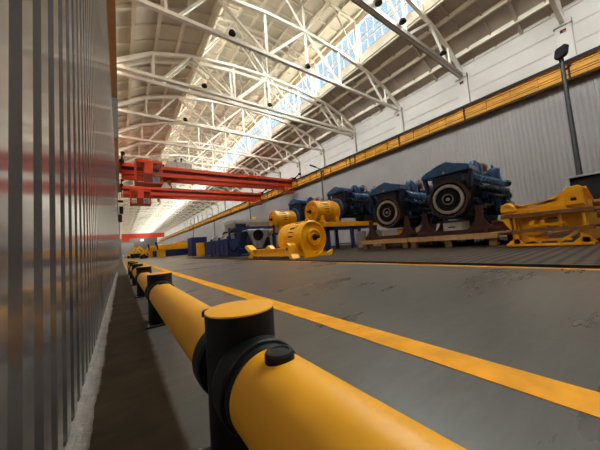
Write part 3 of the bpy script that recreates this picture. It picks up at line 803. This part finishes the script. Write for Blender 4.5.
# ================================================================== stacked yellow frames at the right
def yframe(label, loc, top):
    t = thing('equipment_bolster', label, 'machine frame', loc)
    Y = M['yellow']; RU = M['rust']
    W, D = 1.42, 3.2      # along y, along x
    # local: x 0..D away from the aisle, y 0..W
    if not top:
        MB().box(-.05, .14, -.05, W+.16, 0, .05).build('foot_strip', Y, t, .005)
        for y in (.0, W-.14):
            MB().box(0, .12, y, y+.14, .05, .36).prism([(y-.12, .05), (y+.3, .05), (y+.14, .2), (y, .2)], 'x', .0, .05).build('post', Y, t, .006)
        MB().bar((.06, .14, .34), (.06, .55, .08), .05, .06).bar((.06, W-.14, .34), (.06, W-.55, .08), .05, .06).bar((.3, .3, .33), (.3, 1.2, .2), .06, .06).build('brace', Y, t)
        MB().box(0, .1, .3, W-.3, .12, .17).build('tie_bar', Y, t)
        for y in (0, W-.16): MB().box(.1, D, y, y+.16, 0.06, .34).build('side_beam', Y, t, .01)
        z = .36
    else: z = 0
    MB().box(-.06, .3, -.08, W+.02, z, z+.09).build('lower_flange', RU, t, .004)
    MB().box(.26, .30, .05, W, z+.09, z+.42).build('web_panel', Y, t)
    for y in (.02, .42, W-.1): MB().box(-.02, .12, y, y+.04, z+.09, z+.42).build('gusset', Y, t)
    MB().prism([(W-.02, z+.09), (W+.02, z+.09), (W+.20, z+.42), (W+.02, z+.42)], 'x', -.04, .12).build('end_plate', Y, t)
    MB().bar((-.02, .35, z+.20), (-.02, W-.25, z+.14), .06, .055).build('tie_rod', Y, t)
    for y in (.78, .98): MB().lathe([(.0001, -.1), (.05, -.09), (.07, -.04), (.07, .06)], (0.06, y, z+.25), (1, 0, 0), 14).box(.0, .1, y-.09, y+.09, z+.1, z+.2).build('clamp', Y, t)
    MB().box(-.04, .0+.02, .5, .66, z+.31, z+.35).build('slot', M['black'], t)
    for y in (0, W-.14): MB().box(.14, D, y, y+.14, z+.08, z+.42).build('side_web', Y, t, .01)
    MB().box(D-.12, D, 0, W, z+.05, z+.42).build('rear_beam', Y, t)
    MB().box(-.06, .34, -.1, W+.20, z+.42, z+.52).build('upper_flange', RU, t, .004)
    return t
f1 = yframe('yellow machine frame standing on the floor, lower of the stacked pair', (8.9, .84, .03), False)
f2 = thing('equipment_bolster', 'yellow bolster frame with raised corner tower, upper of the stacked pair', 'machine frame', (8.9, .84, .93))
Y = M['yellow']
MB().box(0, .14, 0, 1.60, 0, .08).bar((.05, 1.4, .14), (.05, .45, .24), .1, .07).build('front_rail', Y, f2, .006)
MB().prism([(1.22, .06), (1.62, .06), (1.59, .27), (1.42, .30), (1.28, .18)], 'x', -.05, .25).build('corner_block', Y, f2, .015)
MB().prism([(-.0, .06), (.32, .06), (.32, .44), (.28, .50), (.06, .52), (-.0, .46)], 'x', -.05, .3).box(-.06, .0, .12, .22, .16, .24, 1).build('corner_tower', [Y, M['black']], f2, .015)
MB().prism([(.32, .1), (.85, .1), (.75, .2), (.32, .42)], 'x', .0, .06).prism([(.85, .1), (1.25, .1), (1.3, .20), (1.05, .15)], 'x', .0, .06).build('gusset', Y, f2)
for y in (-.02, 1.4): MB().box(.2, 3.3, y, y+.18, .0, .22).build('side_beam', Y, f2, .01)
MB().bar((.3, .05, .46), (1.3, .05, .2), .16, .08).build('sloping_brace', Y, f2)
MB().bar((.3, 1.48, .3), (1.0, 1.48, .2), .16, .08).build('sloping_brace', Y, f2)
MB().box(3.2, 3.4, 0, 1.58, 0, .3).build('rear_beam', Y, f2)
MB().lathe([(.0001, -.08), (.06, -.08), (.09, -.04), (.09, .1)], (1.2, -.08, .1), (0, -1, 0), 16).lathe([(.0001, .08), (.1, .08), (.1, .0)], (.7, -.1, -.2), (0, -1, 0), 16).build('side_bush', M['rust'], f2)

# dark steel shelter behind the frames
t = thing('storage_bin', 'black open-fronted steel bin with grey post behind the yellow frames', 'container', (16, -1.6, 0))
MB().box(.05, 2.4, 0, 3.45, .03, 2.46).build('body', M['dark'], t)
MB().box(-.06, .06, 3.45, 3.6, .03, 2.5).box(-.06, .06, 0, .15, .03, 2.5).box(-.08, .1, 0, 3.6, 2.46, 2.54).build('frame', M['grey'], t, .01)
# ================================================================== lamp posts along the wall
def post(label, loc, h=9.75, group=None):
    t = thing('lamp_post', label, 'lamp post', loc, 0, group)
    MB().cyl((0, 0, 0), (0, 0, h), .13, .09, 14).cyl((0, 0, 0), (0, 0, .05), .25, n=14).build('pole', M['pole'], t)
    MB().bar((0, 0, h-.5), (-.28, -.35, h-.45), .06, .06).cyl((0, 0, h), (0, 0, h+.3), .1, n=10).build('arm', M['black'], t)
    hd = MB(); hd.T = Matrix.Translation((-.1, -.05, h+.55)) @ Matrix.Rotation(R(-30), 4, 'Z') @ Matrix.Rotation(R(15), 4, 'Y')
    hd.prism([(-.2, -.34), (.2, -.34), (.28, -.2), (.28, .26), (.2, .34), (-.2, .34), (-.28, .26), (-.28, -.2)], 'x', -.12, .12)
    hd.build('lamp_head', M['black'], t, .03)
    return t
post('tall dark lamp post nearest, its head over the yellow runway beam near the black bin', (20.5, 1.97, 0), 9.55)
for y, l in ((26.0, 'slim dark lamp post rising behind the farther blue engines'), (50.2, 'slim lamp post behind the grey machine block and cranes'), (76, 'slim lamp post in the distance past the blue crates'), (103, 'slim lamp post farthest down the clad wall')):
    t = thing('lamp_post', l, 'lamp post', (23.1, y, 0))
    MB().cyl((0, 0, 0), (0, 0, 10.6), .11, .09, 12).build('pole', M['pole'], t)
    hd = MB(); hd.bar((0, 0, 10.55), (-.7, .55, 11.1), .12, .07); hd.bar((-.5, .4, 10.95), (-1.2, .9, 11.35), .35, .12); hd.build('lamp_head', M['black'], t)

# ================================================================== the middle distance
# grey machine block
t = thing('machine_cabinet', 'large pale grey cabinet with a flat rim behind the yellow drums', 'cabinet', (9.4, 24.3, 0))
MB().box(0, 6.8, 0, 3, 0, 3.15).build('body', M['grey'], t, .02)
MB().box(-.04, 6.84, -.04, 3.04, 3.15, 3.45).build('rim', M['trolley'], t, .02)
MB().box(.1, 1.2, -.06, 0, 2.1, 3.0).build('window_frame', M['standblue'], t)
MB().box(.25, 1.05, -.08, -.05, 2.2, 2.9).build('window', M['dark'], t)
MB().cyl((2.5, .6, 3.5), (2.5, .6, 3.75), .2, n=14).build('beacon', M['yellow'], t)
# blue rack with castings
t = thing('transport_rack', 'dark blue square steel rack holding a grey casting', 'rack', (5.95, 14.9, 0))
for x in (0, 2.55):
    for y in (0, 1.6): MB().box(x, x+.12, y, y+.12, 0, 1.95 if not (x == 0 and y == 0) else 2.05).build('post', M['standblue'], t)
MB().box(0, 2.65, 0, .1, 1.75, 1.87).box(0, 2.65, 1.6, 1.7, 1.75, 1.87).box(0, .1, 0, 1.7, 1.75, 1.87).box(2.57, 2.67, 0, 1.7, 1.75, 1.87).build('top_rail', M['standblue'], t)
MB().box(0, 2.65, 0, .1, .35, .47).box(0, .1, 0, 1.7, .35, .47).box(0, 2.67, 0, 1.7, .02, .12).box(-.02, .02, .1, 1.6, .12, 1.1).build('bottom_rail', M['standblue'], t)
t = thing('gearbox_casting', 'grey triangular casting with a round bore inside the blue rack', 'casting', (6.2, 15.15, .12))
MB().prism([(1.0, .3), (1.5, .3), (2.12, 1.45), (2.1, 1.6), (.55, 1.6), (.5, 1.45)], 'y', 0, .9).build('body', M['cast'], t, .06)
MB().lathe([(.36, 0), (.36, .06), (.28, .08), (.24, .02), (.0001, .02)], (1.25, 0, 1.2), (0, -1, 0), 28).build('bore', M['black'], t)
MB().lathe([(.20, 0), (.19, .16), (.0001, .18)], (1.28, 0, .55), (0, -1, 0), 20).build('boss', M['steel'], t)
t = tag(MB().prism([(6.25, .55), (6.5, .5), (6.75, 1.5), (6.6, 1.62), (6.1, 1.55)], 'y', 15.1, 16.0).build('casting', M['bluedk'], None, .04), 'black angled casting leaning at the left of the blue rack', 'casting')
tag(MB().tube([(5.85, 16.5, .9), (5.82, 16.1, .55), (5.8, 15.5, .38), (5.8, 15.0, .42), (5.85, 14.8, .6)], .06, 8).build('hose', M['black']), 'thick black hose sagging along the blue rack', 'hose')
# blue cage crates
def cage(label, loc):
    t = thing('stillage', label, 'crate', loc)
    for x in (0, 1.9):
        for y in (0, 1.75): MB().box(x, x+.1, y, y+.1, 0, 1.42).build('post', M['standblue'], t)
    MB().box(.03, .06, .05, 1.8, .2, 1.2).box(1.93, 1.96, .05, 1.8, .2, 1.2).box(.05, 1.95, .03, .06, .2, 1.2).box(.05, 1.95, 1.8, 1.83, .2, 1.2).build('side_panel', M['standblue'], t)
    MB().box(-.01, .0+.03, .85, .93, .1, 1.25).box(-.01, .03, .05, 1.8, 1.17, 1.25).box(-.01, .03, .05, 1.8, .14, .22).build('stiffener', M['standblue'], t)
    MB().box(.05, 1.95, .05, 1.8, .14, .2).build('floor_panel', M['dark'], t)
    return t
cg = cage('blue steel stillage crate next to the blue rack', (5.9, 16.75, 0))
dup(cg, (5.9, 18.7, 0), None, 'blue steel stillage crate in the middle of the three')
dup(cg, (5.9, 20.65, 0), None, 'blue steel stillage crate farthest from the blue rack')
# parts lying in the crates
random.seed(11)
def junk(name, label, x, y, z, s, m):
    t = thing(name, label, 'machine part', (x, y, z))
    MB().prism([(-.7*s, 0), (.7*s, 0), (.85*s, 1.15), (.35*s, 1.5), (-.5*s, 1.4), (-.85*s, 1.05)], 'y', -.5*s, .5*s).build('body', m, t, .04)
    MB().cyl((-.3*s, -.6*s, 1.25), (-.3*s, .6*s, 1.25), .22*s, n=14).build('boss', M['cast'], t)
    MB().tube([(.3*s, 0, 1.4), (.5*s, 0, 1.75), (.85*s, .1, 1.8)], .07*s, 8).build('pipe', M['black'], t)
junk('machine_casting', 'grey casting heaped in the blue crate next to the rack', 6.8, 17.6, 1.0-.8, .95, M['cast'])
junk('machine_casting', 'grey casting piled in the middle blue crate', 6.85, 19.55, .2, .95, M['cast'])
junk('machine_casting', 'grey casting piled in the farthest blue crate', 6.85, 21.5, .2, .95, M['cast'])
for (x, y, z, l) in ((9.5, 19.0, 0, 'dark machine assembly standing behind the blue crates'), (9.3, 22.5, 0, 'grey machine assembly left of the dark one behind the crates')):
    t = thing('machine_assembly', l, 'machine', (x, y, z))
    MB().box(-.9, .9, -.8, .8, 0, .5).box(-.6, .6, -.6, .6, .5, 1.3).build('base', M['cast'] if y > 20 else M['bluedk'], t, .04)
    MB().cyl((-1.0, -.2, 1.55), (1.1, -.2, 1.65), .28, n=16).lathe([(.28, 0), (.36, .0), (.36, .08), (.0001, .1)], (-1.0, -.2, 1.55), (-1, 0, 0), 16).build('shaft_housing', M['cast'], t)
    MB().bar((-.9, -.3, 2.0), (.9, -.3, 2.1), .3, .14).cyl((0, -.3, 1.8), (0, -.3, 2.05), .1, n=10).build('top_plate', M['black'], t)
    MB().cyl((-1.2, -.5, 2.05), (-1.2, -.5, 2.3), .12, n=10).cyl((-1.2, -.5, 0), (-1.2, -.5, 2.05), .04, n=8).build('red_cap', M['red'], t)
# blue cabinet and yellow crate
t = thing('tool_cabinet', 'tall blue steel cabinet beyond the crates', 'cabinet', (6.6, 30.5, 0))
MB().box(0, 1.7, 0, 2.2, 0, 2.15).build('body', M['standblue'], t, .02)
MB().box(.05, .82, -.03, 0, .1, 2.05).box(.88, 1.65, -.03, 0, .1, 2.05).build('door', M['standblue'], t)
t = thing('yellow_crate', 'yellow box crate in front of the blue cabinet', 'crate', (6.6, 27.3, 0))
MB().box(0, 1.1, 0, 1.2, .1, 1.35).build('body', M['yellow'], t, .02)
MB().box(0, .15, 0, 1.2, 0, .1).box(.95, 1.1, 0, 1.2, 0, .1).box(-.03, 1.13, -.03, 1.23, 1.3, 1.4).build('frame', M['yellow'], t)
# large yellow machine on blue base
def bigyellow(label, loc, sx, sy, blue=True):
    t = thing('mining_machine', label, 'machine', loc)
    MB().box(.9*sx, 4.2*sx, 0, 2.5*sy, .08, 1.1).build('base', M['standblue'] if blue else M['black'], t, .04)
    MB().prism([(-.2*sx, 1.1), (4.3*sx, 1.1), (4.3*sx, 1.7), (3.9*sx, 1.95), (.4*sx, 1.95), (-.1*sx, 1.6)], 'y', -.1, 2.6*sy).build('hull', M['yellow'], t, .05)
    MB().box(2.2*sx, 3.8*sx, .3, 1.8*sy, 1.95, 2.25).build('cover', M['yellow'], t, .05)
    MB().box(-.2*sx, .8*sx, .1, 2.0*sy, 0, 1.1).build('leg_frame', M['yellow'], t, .05)
    MB().bar((-.1*sx, .2, 1.2), (-.5*sx, -.3, 2.3), .2, .2).build('arm', M['black'], t)
    return t
bigyellow('broad yellow machine on a dark blue base beyond the blue cabinet', (4.75, 43, 0), 1, 1)
bigyellow('yellow machine left of the broad one, with arms raised', (4.1, 50, 0), .5, .8)
def armrig(label, loc, s, m2):
    t = thing('loader_arm', label, 'machine', loc)
    MB().box(-.9*s, .9*s, 0, 1.4*s, 0, .8*s).build('body', m2, t, .05)
    MB().bar((-.8*s, .2, .7*s), (-.1*s, .2, 1.9*s), .25*s, .3*s).bar((-.1*s, .2, 1.9*s), (.9*s, .2, .6*s), .22*s, .28*s).build('boom', M['yellow'], t)
    MB().cyl((-.5*s, -.1, .35*s), (-.5*s, .1, .35*s), .35*s, n=16).cyl((.5*s, -.1, .35*s), (.5*s, .1, .35*s), .35*s, n=16).build('wheel', M['black'], t)
    return t
armrig('yellow folding loader arm nearest the far gate', (2.9, 68, 0), 1.25, M['black'])
armrig('yellow loader arm with dark body right of the folded one', (5.3, 66, 0), 1.15, M['bluedk'])
armrig('small yellow loader between the arm and the broad machine', (6.2, 58, 0), 1.1, M['black'])
armrig('small yellow loader close before the broad machine', (3.0, 47, 0), .6, M['bluedk'])
armrig('small black-bodied loader beside the folded arm', (4.2, 60, 0), .8, M['black'])
armrig('low yellow loader nearest the partition', (2.0, 74, 0), .9, M['yellow'])
armrig('yellow loader low behind, beside the raised arms machine', (4.3, 80, 0), 1.5, M['yellow'])
for i, x in enumerate((.7, 2.0, 3.3)):
    tag(MB().box(x, x+.7, 150, 150.7, 0, 1.3).build('white_sack', M['white'], None, .1), ('white bulk sack nearest the partition at the far end', 'middle white bulk sack at the far end', 'white bulk sack farthest from the partition at the far end')[i], 'sack')
